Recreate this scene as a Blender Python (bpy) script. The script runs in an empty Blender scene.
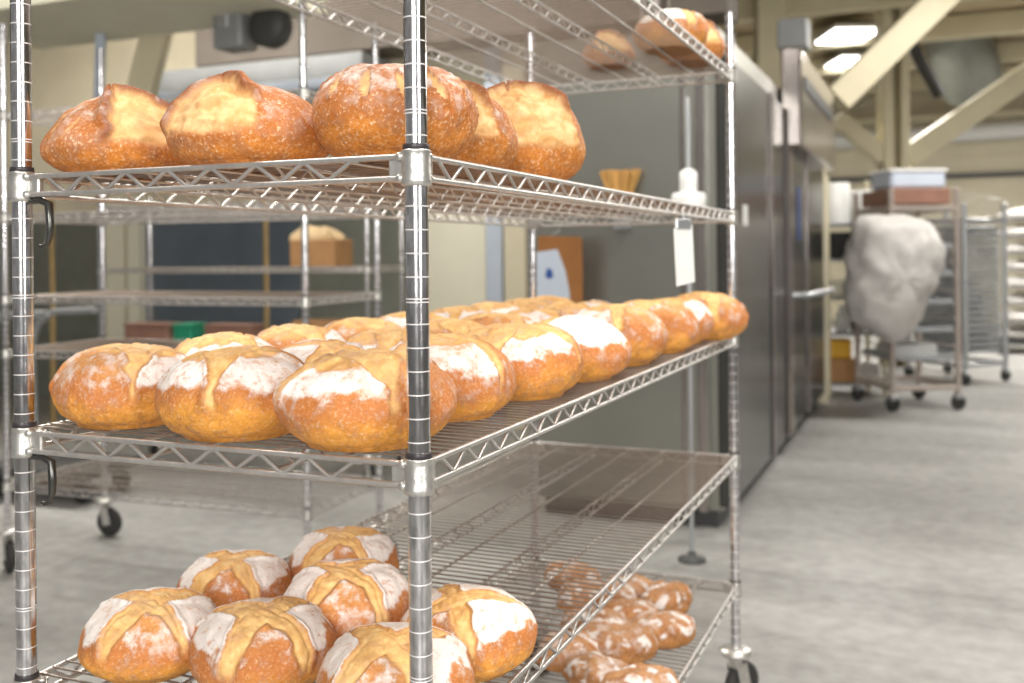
import bpy, math, random
from mathutils import Vector, Matrix, noise
I = 0.0254                      # everything below is written in inches
sc = bpy.context.scene
C = sc.collection
random.seed(7)

# ------------------------------------------------------------------ camera
F_PX, HY, CAMZ, ROLL = 1006.3, 254.7, 48.9, -0.0097
_r = Vector((math.cos(ROLL), 0, math.sin(ROLL)))
_f = Vector((0, 1, 0))
_u = _r.cross(_f)
cam_d = bpy.data.cameras.new('camera')
cam = bpy.data.objects.new('camera', cam_d); C.objects.link(cam)
m4 = Matrix.Identity(4)
for i in range(3):
    m4[i][0] = _r[i]; m4[i][1] = _u[i]; m4[i][2] = -_f[i]
m4[2][3] = CAMZ * I
cam.matrix_world = m4
cam_d.sensor_width = 36; cam_d.lens = F_PX / 1024 * 36
cam_d.shift_y = -(341.5 - HY) / 1024
cam_d.clip_start = 0.05; cam_d.clip_end = 100
cam_d.dof.use_dof = True
cam_d.dof.focus_distance = 47.0 * I
cam_d.dof.aperture_fstop = 4.2
sc.camera = cam

def at(px, py, D):
    """room point (inches) seen at pixel px,py at depth D"""
    v = _f + _r * ((px - 512) / F_PX) - _u * ((py - HY) / F_PX)
    return Vector((0, 0, CAMZ)) + v * D
def at_z(px, py, z):
    v = _f + _r * ((px - 512) / F_PX) - _u * ((py - HY) / F_PX)
    return Vector((0, 0, CAMZ)) + v * ((z - CAMZ) / v.z)

# ------------------------------------------------------------------ world, lights, exposure
w = bpy.data.worlds.new('world'); sc.world = w; w.use_nodes = True
bg = w.node_tree.nodes['Background']
bg.inputs[0].default_value = (1.0, 0.98, 0.95, 1); bg.inputs[1].default_value = 0.24
sc.view_settings.view_transform = 'Standard'; sc.view_settings.look = 'None'
sc.view_settings.exposure = 0.22; sc.view_settings.gamma = 1
sc.view_settings.use_curve_mapping = False

def area(name, loc, target, sx, sy, power, col=(1, 1, 1)):
    d = bpy.data.lights.new(name, 'AREA'); d.shape = 'RECTANGLE'
    d.size = sx * I; d.size_y = sy * I; d.energy = power; d.color = col
    o = bpy.data.objects.new(name, d); C.objects.link(o)
    o.location = Vector(loc) * I
    o.rotation_euler = (Vector(target) - Vector(loc)).to_track_quat('-Z', 'Y').to_euler()
    return o
# daylight coming in behind the photographer, plus ceiling lights added to brighten rack and walls, mostly unseen
area('window_daylight', (-20, -120, 95), (-5, 60, 40), 60, 84, 165, (1, .98, .95))
area('window_daylight', (95, -70, 85), (20, 90, 35), 36, 80, 75, (1, .98, .95))
for i, (x, y, p) in enumerate([(-60, 60, 40), (50, 60, 45), (-115, 250, 110), (150, 260, 110), (60, 120, 50), (300, 430, 380), (170, 500, 300), (-60, 215, 80)]):
    area('added_ceiling_light', (x, y, 150), (x, y, 0), 48, 14, p, (1, .97, .92))

# ------------------------------------------------------------------ materials
def new_mat(name):
    m = bpy.data.materials.new(name); m.use_nodes = True
    return m, m.node_tree.nodes, m.node_tree.links, m.node_tree.nodes['Principled BSDF']
def srgb(r, g, b):
    f = lambda c: (c / 255 / 12.92) if c / 255 <= .04045 else ((c / 255 + .055) / 1.055) ** 2.4
    return (f(r), f(g), f(b), 1)
def simple(name, col, rough=.6, metal=0, var=.12, scale=8, bump=0, bscale=60, aniso=None, spec=None):
    """a procedural material: base colour mottled by noise, roughness noise, optional bump"""
    m, N, L, P = new_mat(name)
    tc = N.new('ShaderNodeTexCoord'); n = N.new('ShaderNodeTexNoise'); n.inputs['Scale'].default_value = scale
    n.inputs['Detail'].default_value = 5
    mp = N.new('ShaderNodeMapping'); L.new(tc.outputs['Object'], mp.inputs[0]); L.new(mp.outputs[0], n.inputs[0])
    if aniso: mp.inputs['Scale'].default_value = aniso
    r = N.new('ShaderNodeValToRGB'); c = srgb(*col)
    r.color_ramp.elements[0].position = .3; r.color_ramp.elements[1].position = .7
    r.color_ramp.elements[0].color = tuple(x * (1 - var) for x in c[:3]) + (1,)
    r.color_ramp.elements[1].color = tuple(min(1, x * (1 + var)) for x in c[:3]) + (1,)
    L.new(n.outputs[0], r.inputs[0]); L.new(r.outputs[0], P.inputs['Base Color'])
    P.inputs['Roughness'].default_value = rough; P.inputs['Metallic'].default_value = metal
    if spec is not None: P.inputs['Specular IOR Level'].default_value = spec
    if bump:
        n2 = N.new('ShaderNodeTexNoise'); n2.inputs['Scale'].default_value = bscale; L.new(mp.outputs[0], n2.inputs[0])
        b = N.new('ShaderNodeBump'); b.inputs['Strength'].default_value = bump; b.inputs['Distance'].default_value = .01
        L.new(n2.outputs[0], b.inputs['Height']); L.new(b.outputs[0], P.inputs['Normal'])
    return m

def chrome_post():
    m, N, L, P = new_mat('chrome_post')
    P.inputs['Metallic'].default_value = 1
    tc = N.new('ShaderNodeTexCoord')
    mp = N.new('ShaderNodeMapping'); mp.inputs['Scale'].default_value = (1, 1, .35); L.new(tc.outputs['Object'], mp.inputs[0])
    n = N.new('ShaderNodeTexNoise'); n.inputs['Scale'].default_value = 110; n.inputs['Detail'].default_value = 6
    L.new(mp.outputs[0], n.inputs[0])
    r = N.new('ShaderNodeValToRGB')
    r.color_ramp.elements[0].position = .38; r.color_ramp.elements[1].position = .62
    r.color_ramp.elements[0].color = (.50, .49, .50, 1); r.color_ramp.elements[1].color = (.80, .79, .80, 1)
    L.new(n.outputs[0], r.inputs[0]); L.new(r.outputs[0], P.inputs['Base Color'])
    rr = N.new('ShaderNodeMapRange'); rr.inputs[1].default_value = .35; rr.inputs[2].default_value = .7
    rr.inputs[3].default_value = .22; rr.inputs[4].default_value = .08
    L.new(n.outputs[0], rr.inputs[0]); L.new(rr.outputs[0], P.inputs['Roughness'])
    b = N.new('ShaderNodeBump'); b.inputs['Strength'].default_value = .05; b.inputs['Distance'].default_value = .001
    L.new(n.outputs[0], b.inputs['Height']); L.new(b.outputs[0], P.inputs['Normal'])
    return m
M = {}
M['chrome'] = chrome_post()
M['wire'] = simple('zinc_wire', (198, 194, 190), .36, .8, .12, 60)
M['deck'] = simple('shaded_deck_wire', (150, 137, 126), .42, .8, .12, 40)  # same wire in a darker, browner tone: the deck's shade put into the colour
M['groove'] = simple('unpolished_groove_glint', (226, 222, 220), .5, .35, .05, 60)  # pale tone stands in for light caught on the groove edges
M['cast'] = simple('cast_zinc', (205, 203, 198), .38, .85, .1, 90, .1, 120)
M['sleeve'] = simple('dark_sleeve', (52, 48, 50), .4, 0, .15, 40)
M['rubber'] = simple('rubber', (48, 46, 45), .7, 0, .15, 40)
M['steel'] = simple('brushed_steel', (158, 158, 150), .28, .8, .06, 2)
M['steel_dark'] = simple('steel_dark', (88, 88, 84), .26, .85, .22, 4, 0, 60, (2, 2, .5))
M['steel_pol'] = simple('steel_polished', (168, 160, 156), .2, .9, .15, 5, 0, 60, (2, 2, .4))
M['cream'] = simple('cream_paint', (212, 203, 178), .7, 0, .05, 3)
M['cream_light'] = simple('pale_cream_paint', (232, 228, 208), .7, 0, .04, 3)
M['cream_beam'] = simple('cream_beam_paint', (208, 199, 170), .6, 0, .05, 5)
M['ceil'] = simple('ceiling_board', (176, 160, 130), .8, 0, .1, 2)
M['darkwall'] = simple('brown_grey_board', (104, 96, 88), .8, 0, .2, 2)
M['white'] = simple('white_plastic', (235, 235, 232), .45, 0, .04, 20)
M['paleblue'] = simple('pale_blue_paint', (190, 200, 214), .6, 0, .05, 5)
M['greyblue'] = simple('grey_blue_panel', (96, 106, 116), .5, 0, .12, 3)
M['greygreen'] = simple('grey_green_panel', (118, 120, 110), .55, 0, .15, 3)
M['grey'] = simple('grey_paint', (146, 148, 148), .5, .2, .08, 6)
M['darkgrey'] = simple('dark_grey', (66, 66, 66), .5, .1, .15, 8)
M['black'] = simple('black_plastic', (35, 34, 34), .5, 0, .15, 10)
M['brownpole'] = simple('ochre_pipe', (158, 132, 84), .5, 0, .12, 10)
M['card'] = simple('cardboard', (176, 132, 88), .8, 0, .1, 12)
M['kraft'] = simple('kraft_paper', (196, 170, 130), .8, 0, .12, 14, .3, 12)
M['brown'] = simple('brown_board', (146, 96, 48), .6, 0, .12, 10)
M['redbrown'] = simple('red_brown_tray', (140, 104, 88), .5, 0, .12, 10)
M['yellow'] = simple('yellow_box', (224, 172, 50), .5, 0, .08, 10)
M['green'] = simple('green_box', (30, 140, 105), .5, 0, .08, 10)
M['blue'] = simple('blue_plastic', (50, 84, 150), .4, 0, .08, 10)
M['bristle'] = simple('bristle', (206, 160, 92), .8, 0, .2, 60, .6, 120, (1, 1, .1))
M['alu'] = simple('aluminium', (180, 182, 184), .35, .7, .08, 12)
M['pan'] = simple('pan_aluminium', (172, 175, 178), .4, .5, .06, 12)
M['pinksteel'] = simple('warm_steel', (196, 184, 176), .35, .6, .08, 12)
M['sack'] = simple('white_sack', (188, 184, 180), .6, 0, .1, 14, .5, 14)

def floor_mat():
    m, N, L, P = new_mat('concrete_floor')
    tc = N.new('ShaderNodeTexCoord')
    n = N.new('ShaderNodeTexNoise'); n.inputs['Scale'].default_value = 1.1; n.inputs['Detail'].default_value = 9; n.inputs['Roughness'].default_value = .65
    n2 = N.new('ShaderNodeTexNoise'); n2.inputs['Scale'].default_value = 14; n2.inputs['Detail'].default_value = 6
    mp = N.new('ShaderNodeMapping'); mp.inputs['Scale'].default_value = (.5, 1.5, 1); mp.inputs['Rotation'].default_value = (0, 0, .4)
    L.new(tc.outputs['Object'], mp.inputs[0]); L.new(mp.outputs[0], n.inputs[0]); L.new(tc.outputs['Object'], n2.inputs[0])
    mx = N.new('ShaderNodeMix'); mx.inputs[0].default_value = .35; L.new(n.outputs[0], mx.inputs[2]); L.new(n2.outputs[0], mx.inputs[3])
    r = N.new('ShaderNodeValToRGB'); e = r.color_ramp.elements
    e[0].position = .3; e[0].color = srgb(114, 113, 110); e[1].position = .68; e[1].color = srgb(176, 175, 172)
    L.new(mx.outputs[0], r.inputs[0]); L.new(r.outputs[0], P.inputs['Base Color'])
    rr = N.new('ShaderNodeMapRange'); rr.inputs[3].default_value = .35; rr.inputs[4].default_value = .6
    L.new(n.outputs[0], rr.inputs[0]); L.new(rr.outputs[0], P.inputs['Roughness'])
    return m
M['floor'] = floor_mat()

def plastic_wrap():
    m, N, L, P = new_mat('clear_plastic_wrap')
    P.inputs['Base Color'].default_value = srgb(222, 222, 220); P.inputs['Roughness'].default_value = .3
    n = N.new('ShaderNodeTexNoise'); n.inputs['Scale'].default_value = 9; n.inputs['Detail'].default_value = 4
    mr = N.new('ShaderNodeMapRange'); mr.inputs[1].default_value = .35; mr.inputs[2].default_value = .7; mr.inputs[3].default_value = .0; mr.inputs[4].default_value = .16
    tc = N.new('ShaderNodeTexCoord'); L.new(tc.outputs['Object'], n.inputs[0]); L.new(n.outputs[0], mr.inputs[0]); L.new(mr.outputs[0], P.inputs['Alpha'])
    return m
M['wrap'] = plastic_wrap()

def emit(name, col, s):
    m, N, L, P = new_mat(name)
    P.inputs['Base Color'].default_value = col; P.inputs['Emission Color'].default_value = col; P.inputs['Emission Strength'].default_value = s
    return m
M['lamp'] = emit('lamp_diffuser', (1, .98, .94, 1), 6)

def bread_mat(name, low, mid, high, cutc, flour_gain, speck):
    """crust colours by height and noise, 'cut' / 'flour' / 'burn' surface marks from the dough's scoring"""
    m, N, L, P = new_mat(name)
    def nz(scale, detail=5, rough=.6):
        n = N.new('ShaderNodeTexNoise'); n.inputs['Scale'].default_value = scale; n.inputs['Detail'].default_value = detail
        n.inputs['Roughness'].default_value = rough; L.new(co, n.inputs[0]); return n.outputs[0]
    tc = N.new('ShaderNodeTexCoord'); oi = N.new('ShaderNodeObjectInfo')
    add = N.new('ShaderNodeVectorMath'); add.operation = 'ADD'; L.new(tc.outputs['Object'], add.inputs[0])
    sc3 = N.new('ShaderNodeVectorMath'); sc3.operation = 'SCALE'; sc3.inputs[0].default_value = (1, 1.3, .7)
    L.new(oi.outputs['Random'], sc3.inputs['Scale']); L.new(sc3.outputs[0], add.inputs[1]); co = add.outputs[0]
    def math_(op, a, b=None):
        n = N.new('ShaderNodeMath'); n.operation = op
        for i, v in enumerate((a, b)):
            if v is None: continue
            if isinstance(v, (int, float)): n.inputs[i].default_value = v
            else: L.new(v, n.inputs[i])
        return n.outputs[0]
    def mix(f, a, b, mode='MIX'):
        n = N.new('ShaderNodeMix'); n.data_type = 'RGBA'; n.blend_type = mode
        for i, v in ((0, f), (6, a), (7, b)):
            if isinstance(v, (int, float)): n.inputs[i].default_value = v
            elif isinstance(v, tuple): n.inputs[i].default_value = v
            else: L.new(v, n.inputs[i])
        return n.outputs[2]
    def rng(v, a, b, c=0, d=1):
        n = N.new('ShaderNodeMapRange'); n.interpolation_type = 'SMOOTHSTEP'
        L.new(v, n.inputs[0]); n.inputs[1].default_value = a; n.inputs[2].default_value = b; n.inputs[3].default_value = c; n.inputs[4].default_value = d
        return n.outputs[0]
    def attr(nm):
        n = N.new('ShaderNodeAttribute'); n.attribute_name = nm; return n.outputs['Fac']
    big = nz(9, 4); med = nz(45, 6, .65); fine = nz(210, 4, .7)
    hz = attr('hgt')
    hh = math_('ADD', hz, math_('MULTIPLY', math_('SUBTRACT', big, .5), 1.1))
    c = mix(rng(hh, .12, .45), low, mid)
    c = mix(rng(hh, .55, .95), c, high)
    c = mix(rng(med, .42, .68, 0, .6), c, tuple(x * .62 for x in mid[:3]) + (1,))          # toasted blotches
    c = mix(rng(fine, .52, .7, 0, speck), c, srgb(250, 226, 190))                           # pale blisters
    c = mix(rng(fine, .48, .32, 0, speck * .8), c, srgb(150, 78, 26))
    cutm = attr('cut')
    cutcol = mix(rng(med, .35, .65), cutc, tuple(x * y for x, y in zip(cutc, (.80, .60, .36, 1))))
    c = mix(math_('MULTIPLY', cutm, .88), c, cutcol)
    c = mix(math_('MULTIPLY', attr('burn'), rng(med, .3, .6, .6, 1)), c, srgb(120, 58, 26))
    fl = attr('flour'); brk = nz(70, 5, .7)
    f1 = math_('ADD', fl, math_('MULTIPLY', math_('SUBTRACT', med, .5), 1.5))
    f1 = rng(f1, .40, .95)
    f1 = math_('MULTIPLY', f1, rng(fine, .25, .5, .7, 1)); f1 = math_('MULTIPLY', f1, rng(brk, .36, .46, .45, 1))
    dust = math_('MULTIPLY', rng(math_('ADD', med, math_('MULTIPLY', big, .5)), .72, .95), rng(hz, .25, .7, .1, .75))
    dust = math_('MULTIPLY', dust, math_('SUBTRACT', 1.0, math_('MULTIPLY', cutm, .7)))
    c = mix(math_('MULTIPLY', dust, flour_gain), c, srgb(238, 222, 212))
    c = mix(math_('MULTIPLY', f1, flour_gain), c, srgb(243, 235, 229))
    hs = N.new('ShaderNodeHueSaturation'); L.new(c, hs.inputs['Color'])
    L.new(rng(oi.outputs['Random'], 0, 1, .9, 1.06), hs.inputs['Value'])
    L.new(hs.outputs[0], P.inputs['Base Color'])
    P.inputs['Roughness'].default_value = .62; P.inputs['Specular IOR Level'].default_value = .35
    P.inputs['Subsurface Weight'].default_value = .0
    b = N.new('ShaderNodeBump'); b.inputs['Strength'].default_value = .7; b.inputs['Distance'].default_value = .003
    L.new(math_('ADD', med, math_('MULTIPLY', fine, .45)), b.inputs['Height']); L.new(b.outputs[0], P.inputs['Normal'])
    return m
M['bread'] = bread_mat('golden_crust', srgb(234, 162, 68), srgb(194, 120, 62), srgb(214, 150, 86), srgb(246, 210, 146), 1.0, .35)
M['bread_dark'] = bread_mat('dark_baked_crust', srgb(218, 138, 58), srgb(186, 112, 52), srgb(184, 114, 66), srgb(240, 204, 148), .6, .6)
M['bread_rustic'] = bread_mat('rustic_crust', srgb(196, 134, 72), srgb(182, 122, 72), srgb(196, 144, 100), srgb(240, 196, 130), 1.0, .4)

# ------------------------------------------------------------------ mesh builder
class MB:
    def __init__(s): s.v = []; s.f = []; s.sm = []; s.mi = []
    def add(s, vs, fs, smooth=False, mi=0):
        k = len(s.v); s.v += [Vector(p) for p in vs]
        for f in fs: s.f.append([k + i for i in f]); s.sm.append(smooth); s.mi.append(mi)
        return s
    def box(s, c, d, R=None, bev=0):
        """box with chamfered edges"""
        hx, hy, hz = d[0] / 2, d[1] / 2, d[2] / 2
        b = min(bev if bev else min(d) * .12, .25 if not bev else bev, min(d) * .45)
        vs = []; idx = {}
        for sx in (-1, 1):
            for sy in (-1, 1):
                for sz in (-1, 1):
                    for k, p in enumerate(((sx * hx, sy * (hy - b), sz * (hz - b)), (sx * (hx - b), sy * hy, sz * (hz - b)), (sx * (hx - b), sy * (hy - b), sz * hz))):
                        idx[(sx, sy, sz, k)] = len(vs); vs.append(Vector(p))
        fs = []
        for sx in (-1, 1): fs.append([idx[(sx, a, bb, 0)] for a, bb in ((-1, -1), (1, -1), (1, 1), (-1, 1))][::sx])
        for sy in (-1, 1): fs.append([idx[(a, sy, bb, 1)] for a, bb in ((-1, -1), (1, -1), (1, 1), (-1, 1))][::-sy])
        for sz in (-1, 1): fs.append([idx[(a, bb, sz, 2)] for a, bb in ((-1, -1), (1, -1), (1, 1), (-1, 1))][::sz])
        for sy in (-1, 1):
            for sz in (-1, 1): fs.append([idx[(-1, sy, sz, 1)], idx[(1, sy, sz, 1)], idx[(1, sy, sz, 2)], idx[(-1, sy, sz, 2)]][::-sy * sz])
        for sx in (-1, 1):
            for sz in (-1, 1): fs.append([idx[(sx, -1, sz, 0)], idx[(sx, 1, sz, 0)], idx[(sx, 1, sz, 2)], idx[(sx, -1, sz, 2)]][::sx * sz])
        for sx in (-1, 1):
            for sy in (-1, 1): fs.append([idx[(sx, sy, -1, 0)], idx[(sx, sy, 1, 0)], idx[(sx, sy, 1, 1)], idx[(sx, sy, -1, 1)]][::-sx * sy])
        for sx in (-1, 1):
            for sy in (-1, 1):
                for sz in (-1, 1): fs.append([idx[(sx, sy, sz, k)] for k in range(3)][::sx * sy * sz])
        c = Vector(c)
        return s.add([c + (R @ p if R else p) for p in vs], fs)
    def tube(s, pts, r, n=8, cap=True, closed=False):
        pts = [Vector(p) for p in pts]; m = len(pts); vs = []; up = None
        for i, p in enumerate(pts):
            a = pts[i - 1] if (i > 0 or closed) else p; b = pts[(i + 1) % m] if (i < m - 1 or closed) else p
            t = (b - a).normalized()
            if up is None:
                up = Vector((0, 0, 1)) if abs(t.z) < .9 else Vector((1, 0, 0))
            x = up.cross(t).normalized(); y = t.cross(x); up = y
            rr = r[i] if isinstance(r, (list, tuple)) else r
            vs += [p + (x * math.cos(2 * math.pi * k / n) + y * math.sin(2 * math.pi * k / n)) * rr for k in range(n)]
        fs = []
        for i in range(m if closed else m - 1):
            j = (i + 1) % m
            for k in range(n): fs.append([i * n + k, i * n + (k + 1) % n, j * n + (k + 1) % n, j * n + k])
        s.add(vs, fs, True)
        if cap and not closed:
            s.add(vs[:n], [list(range(n))[::-1]]); s.add(vs[-n:], [list(range(n))])
        return s
    def lathe(s, prof, c=(0, 0, 0), n=24, R=None):
        c = Vector(c); vs = []
        for (r, z) in prof:
            for k in range(n):
                a = 2 * math.pi * k / n; p = Vector((r * math.cos(a), r * math.sin(a), z)); vs.append(c + (R @ p if R else p))
        fs = [[i * n + k, i * n + (k + 1) % n, (i + 1) * n + (k + 1) % n, (i + 1) * n + k] for i in range(len(prof) - 1) for k in range(n)]
        s.add(vs, fs, True)
        s.add(vs[:n], [list(range(n))[::-1]]); s.add(vs[-n:], [list(range(n))])
        return s
    def build(s, name, m, parent=None, attrs=None):
        me = bpy.data.meshes.new(name)
        me.from_pydata([tuple(p * I) for p in s.v], [], s.f); me.update()
        me.polygons.foreach_set('use_smooth', s.sm)
        if attrs:
            for k, vals in attrs.items():
                a = me.attributes.new(k, 'FLOAT', 'POINT'); a.data.foreach_set('value', vals)
        for mm in (m if isinstance(m, (list, tuple)) else [m]): me.materials.append(mm)
        me.polygons.foreach_set('material_index', s.mi)
        o = bpy.data.objects.new(name, me); C.objects.link(o)
        if parent: o.parent = parent
        return o
def tag(o, label=None, cat=None, group=None, kind=None):
    for k, v in (('label', label), ('category', cat), ('group', group), ('kind', kind)):
        if v: o[k] = v
    return o
def empty(name, loc, rz=0):
    o = bpy.data.objects.new(name, None); C.objects.link(o)
    o.location = Vector(loc) * I; o.rotation_euler = (0, 0, rz); o.empty_display_size = .05
    return o
def copy_tree(o, parent=None):
    c = o.copy(); C.objects.link(c)
    if parent: c.parent = parent
    for ch in [x for x in bpy.data.objects if x.parent == o]: copy_tree(ch, c)
    return c
def place(o, loc, rz=0):
    o.location = Vector(loc) * I; o.rotation_euler = (0, 0, rz); return o

YAW = -0.4023                     # the hall's axes as seen from the camera
A = Vector((math.sin(-YAW), math.cos(-YAW), 0))      # along the racks
B = Vector((math.cos(YAW), math.sin(YAW), 0))        # across the racks
RZ = Matrix.Rotation(YAW, 3, 'Z')

# ------------------------------------------------------------------ the setting
def slab(name, c, d, m, rz=YAW, kind='structure', bev=.05):
    o = MB().box((0, 0, 0), d, bev=bev).build(name, m); place(o, c, rz)
    if kind: o['kind'] = kind
    return o
slab('floor', (100, 400, -3), (1500, 1700, 6), M['floor'])
slab('ceiling', Vector((150, 480, 165)), (1400, 1060, 8), M['ceil'])
CW = Vector((290, 700, 0))
wb = MB().box((0, 0, 80), (1500, 6, 160))
for k in range(16): wb.box((0, -3.3, 12 + k * 9.2), (1480, .7, .8))
o = wb.build('wall_back', M['cream']); place(o, CW, YAW); o['kind'] = 'structure'
# partition wall behind the racks on the left
PW = Vector((-9, 292, 0))
def pw(t, off=0, z=0): return PW - B * t + A * off + Vector((0, 0, z))
slab('wall_left', pw(160, 4, 80), (420, 6, 160), M['cream'])

# ------------------------------------------------------------------ wire shelving
def rack(W, Ln, levels, top, post_r=.5, pitch=2.57, collar_detail=True, wires=3, n_inner=2, sleeve=True):
    r = empty('wire_shelving_rack', (0, 0, 0))
    hx, hy = W / 2, Ln / 2
    # post (grooved)
    def post_mb(z0, z1):
        R = post_r; mb = MB(); cuts = []; k = 0; z = math.ceil(z0 + .2)
        while z < z1 - .3:
            cuts += [z] if k % 8 else [z - .07, z + .07]
            k += 1; z += 1
        edges = [z0] + [q for c in cuts for q in (c - .028, c + .028)] + [z1 - .08]
        def ring(ra, za, rb_, zb_, mi=0):
            n = 32
            vs = [(r_ * math.cos(2 * math.pi * j / n), r_ * math.sin(2 * math.pi * j / n), zz) for r_, zz in ((ra, za), (rb_, zb_)) for j in range(n)]
            mb.add(vs, [[j, (j + 1) % n, n + (j + 1) % n, n + j] for j in range(n)], True, mi)
        for i in range(0, len(edges) - 1):
            a_, b_ = edges[i], edges[i + 1]
            if i % 2 == 0: ring(R, a_, R, b_)
            else: ring(R, a_, R - .012, (a_ + b_) / 2, 1); ring(R - .012, (a_ + b_) / 2, R, b_, 1)
        ring(R, z1 - .08, .02, z1)
        return mb
    p0 = None
    for sx in (-1, 1):
        for sy in (-1, 1):
            if p0 is None:
                p = p0 = post_mb(6.2, top).build('post', [M['chrome'], M['groove']], r)
            else:
                p = p0.copy(); C.objects.link(p)
            p.location = Vector((sx * hx, sy * hy, 0)) * I
    # shelf mesh
    s = MB(); rr = .14; ex = hx - .02; ey = hy - .02
    zt, zb = .5, -.43
    off = .55                       # rods are welded to the outside of the collars
    for z in (zt, zb):
        for sy in (-1, 1):
            s.tube([(-ex + .45, sy * (ey + off - .35), z), (ex - .45, sy * (ey + off - .35), z)], rr, 8)
        for sx in (-1, 1):
            s.tube([(sx * (ex + off - .35), -ey + .45, z), (sx * (ex + off - .35), ey - .45, z)], rr, 8)
    def zig(a, b, r_=.105, zt_=zt - .1, zb_=zb + .1, tail=True):
        a = Vector(a); b = Vector(b); L_ = (b - a).length; n = max(2, round(L_ / pitch)); d = (b - a) / n
        pts = []
        for i in range(n):
            q = a + d * i
            for fr, z in ((-.05, zt_), (.05, zt_), (.45, zb_), (.55, zb_)):
                if i == 0 and fr < 0: fr = 0
                pts.append((q.x + d.x * fr, q.y + d.y * fr, z))
        pts += [(b.x - d.x * .05, b.y - d.y * .05, zt_), (b.x, b.y, zt_)]
        s.tube(pts, r_, 6)
    for sy in (-1, 1):
        zig((-ex + 1.9, sy * (ey + .2), 0), (ex - 3.0, sy * (ey + .2), 0))
        s.tube([(ex - 3.0, sy * (ey + .2), zt - .1), (ex - 2.7, sy * (ey + .2), zt - .1)], .105, 6)
    for sx in (-1, 1):
        zig((sx * (ex + .2), -ey + 1.6, 0), (sx * (ex + .2), ey - 1.6, 0))
    k = n_inner + 1
    for i in range(1, k):
        x = -hx + W * i / k
        s.tube([(x, -ey - .1, zt - .02), (x, ey + .1, zt - .02)], .1, 6)
        s.tube([(x, -ey + .3, zb + .05), (x, ey - .3, zb + .05)], .09, 6)
        zig((x, -ey + .6, 0), (x, ey - .6, 0), .07)
    for i in range(k):
        x = -hx + W * (i + .5) / k
        s.tube([(x, -ey - .1, zt - .02), (x, ey + .1, zt - .02)], .1, 6)
    sp = pitch / wires; n = int((Ln - 1.2) / sp); dk = MB()
    for i in range(n + 1):
        y = -n * sp / 2 + i * sp
        dk.tube([(-ex - .18, y, zt + .1), (ex + .18, y, zt + .1)], .062, 5)
    sh0 = None; col0 = None; slv0 = None; dk0 = None
    for z in levels:
        if sh0 is None: sh = sh0 = s.build('shelf', M['wire'], r)
        else: sh = sh0.copy(); C.objects.link(sh)
        sh.location = Vector((0, 0, z)) * I
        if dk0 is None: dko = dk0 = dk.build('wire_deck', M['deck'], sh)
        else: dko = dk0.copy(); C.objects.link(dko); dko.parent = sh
        for sx in (-1, 1):
            for sy in (-1, 1):
                if col0 is None:
                    cm = MB().lathe([(.56, -.78), (.66, -.74), (.66, -.5), (.63, -.4), (.62, .45), (.6, .62), (.64, .68), (.64, .74), (.57, .78)], n=28)
                    # weld bosses and the corner web towards the shelf
                    for z_ in (zt, zb):
                        cm.lathe([(.05, -.16), (.2, -.12), (.22, 0), (.2, .12), (.05, .16)], (-.5, .5, z_), 10)
                        cm.lathe([(.05, -.2), (.2, -.14), (.23, 0), (.2, .14), (.05, .2)], (-.62, -.25, z_), 10)
                        cm.lathe([(.05, -.2), (.2, -.14), (.23, 0), (.2, .14), (.05, .2)], (.25, .62, z_), 10)
                    cm.box((-.85, .0, .03), (.9, .3, 1.1), Matrix.Rotation(0, 3, 'Z'), .08)
                    cm.box((0, .85, .03), (.3, .9, 1.1), None, .08)
                    cm.box((-.8, .5, .08), (.12, 1.1, .75), Matrix.Rotation(-.785, 3, 'Z'), .03)
                    co = col0 = cm.build('collar', M['cast'], sh)
                else:
                    co = col0.copy(); C.objects.link(co); co.parent = sh
                co.location = Vector((sx * hx, sy * hy, 0)) * I
                # authored for the corner at +x,-y ; turn for the others
                co.rotation_euler = (0, 0, {(1, -1): 0, (1, 1): math.pi / 2, (-1, 1): math.pi, (-1, -1): -math.pi / 2}[(sx, sy)])
                if slv0 is None:
                    sl = slv0 = MB().lathe([(.5, .7), (.6, .72), (.57, .98), (.55, 1.02), (.5, 1.02)], n=28).build('sleeve', M['sleeve'], sh)
                else:
                    sl = slv0.copy(); C.objects.link(sl); sl.parent = sh
                sl.location = Vector((sx * hx, sy * hy, 0)) * I
    # casters
    for sx in (-1, 1):
        for sy in (-1, 1):
            g = MB().lathe([(.6, 6.75), (1.1, 6.7), (1.75, 6.45), (1.82, 6.2), (1.7, 5.98), (.9, 5.9), (.75, 5.6), (.62, 4.9), (.5, 4.7)], (0, 0, 0), 24)
            a = random.uniform(-.6, .6)
            Rm = Matrix.Rotation(a, 3, 'Z')
            for sd in (-1, 1):
                g.box(Rm @ Vector((sd * .75, .5, 3.5)), (.16, 1.5, 3.0), Rm @ Matrix.Rotation(.25, 3, 'X'), .05)
            g.box(Rm @ Vector((0, .1, 4.75)), (1.7, 1.5, .3), Rm, .08)
            c = g.build('caster', M['cast'], r); c.location = Vector((sx * hx, sy * hy, 0)) * I
            Rw = Rm @ Matrix.Rotation(math.pi / 2, 3, 'Y')
            wv = MB().lathe([(.4, -.6), (2.1, -.55), (2.42, -.35), (2.5, 0), (2.42, .35), (2.1, .55), (.4, .6)], Rm @ Vector((0, .9, 2.5)), 28, Rw).build('wheel', M['rubber'], c)
    return r

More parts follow.
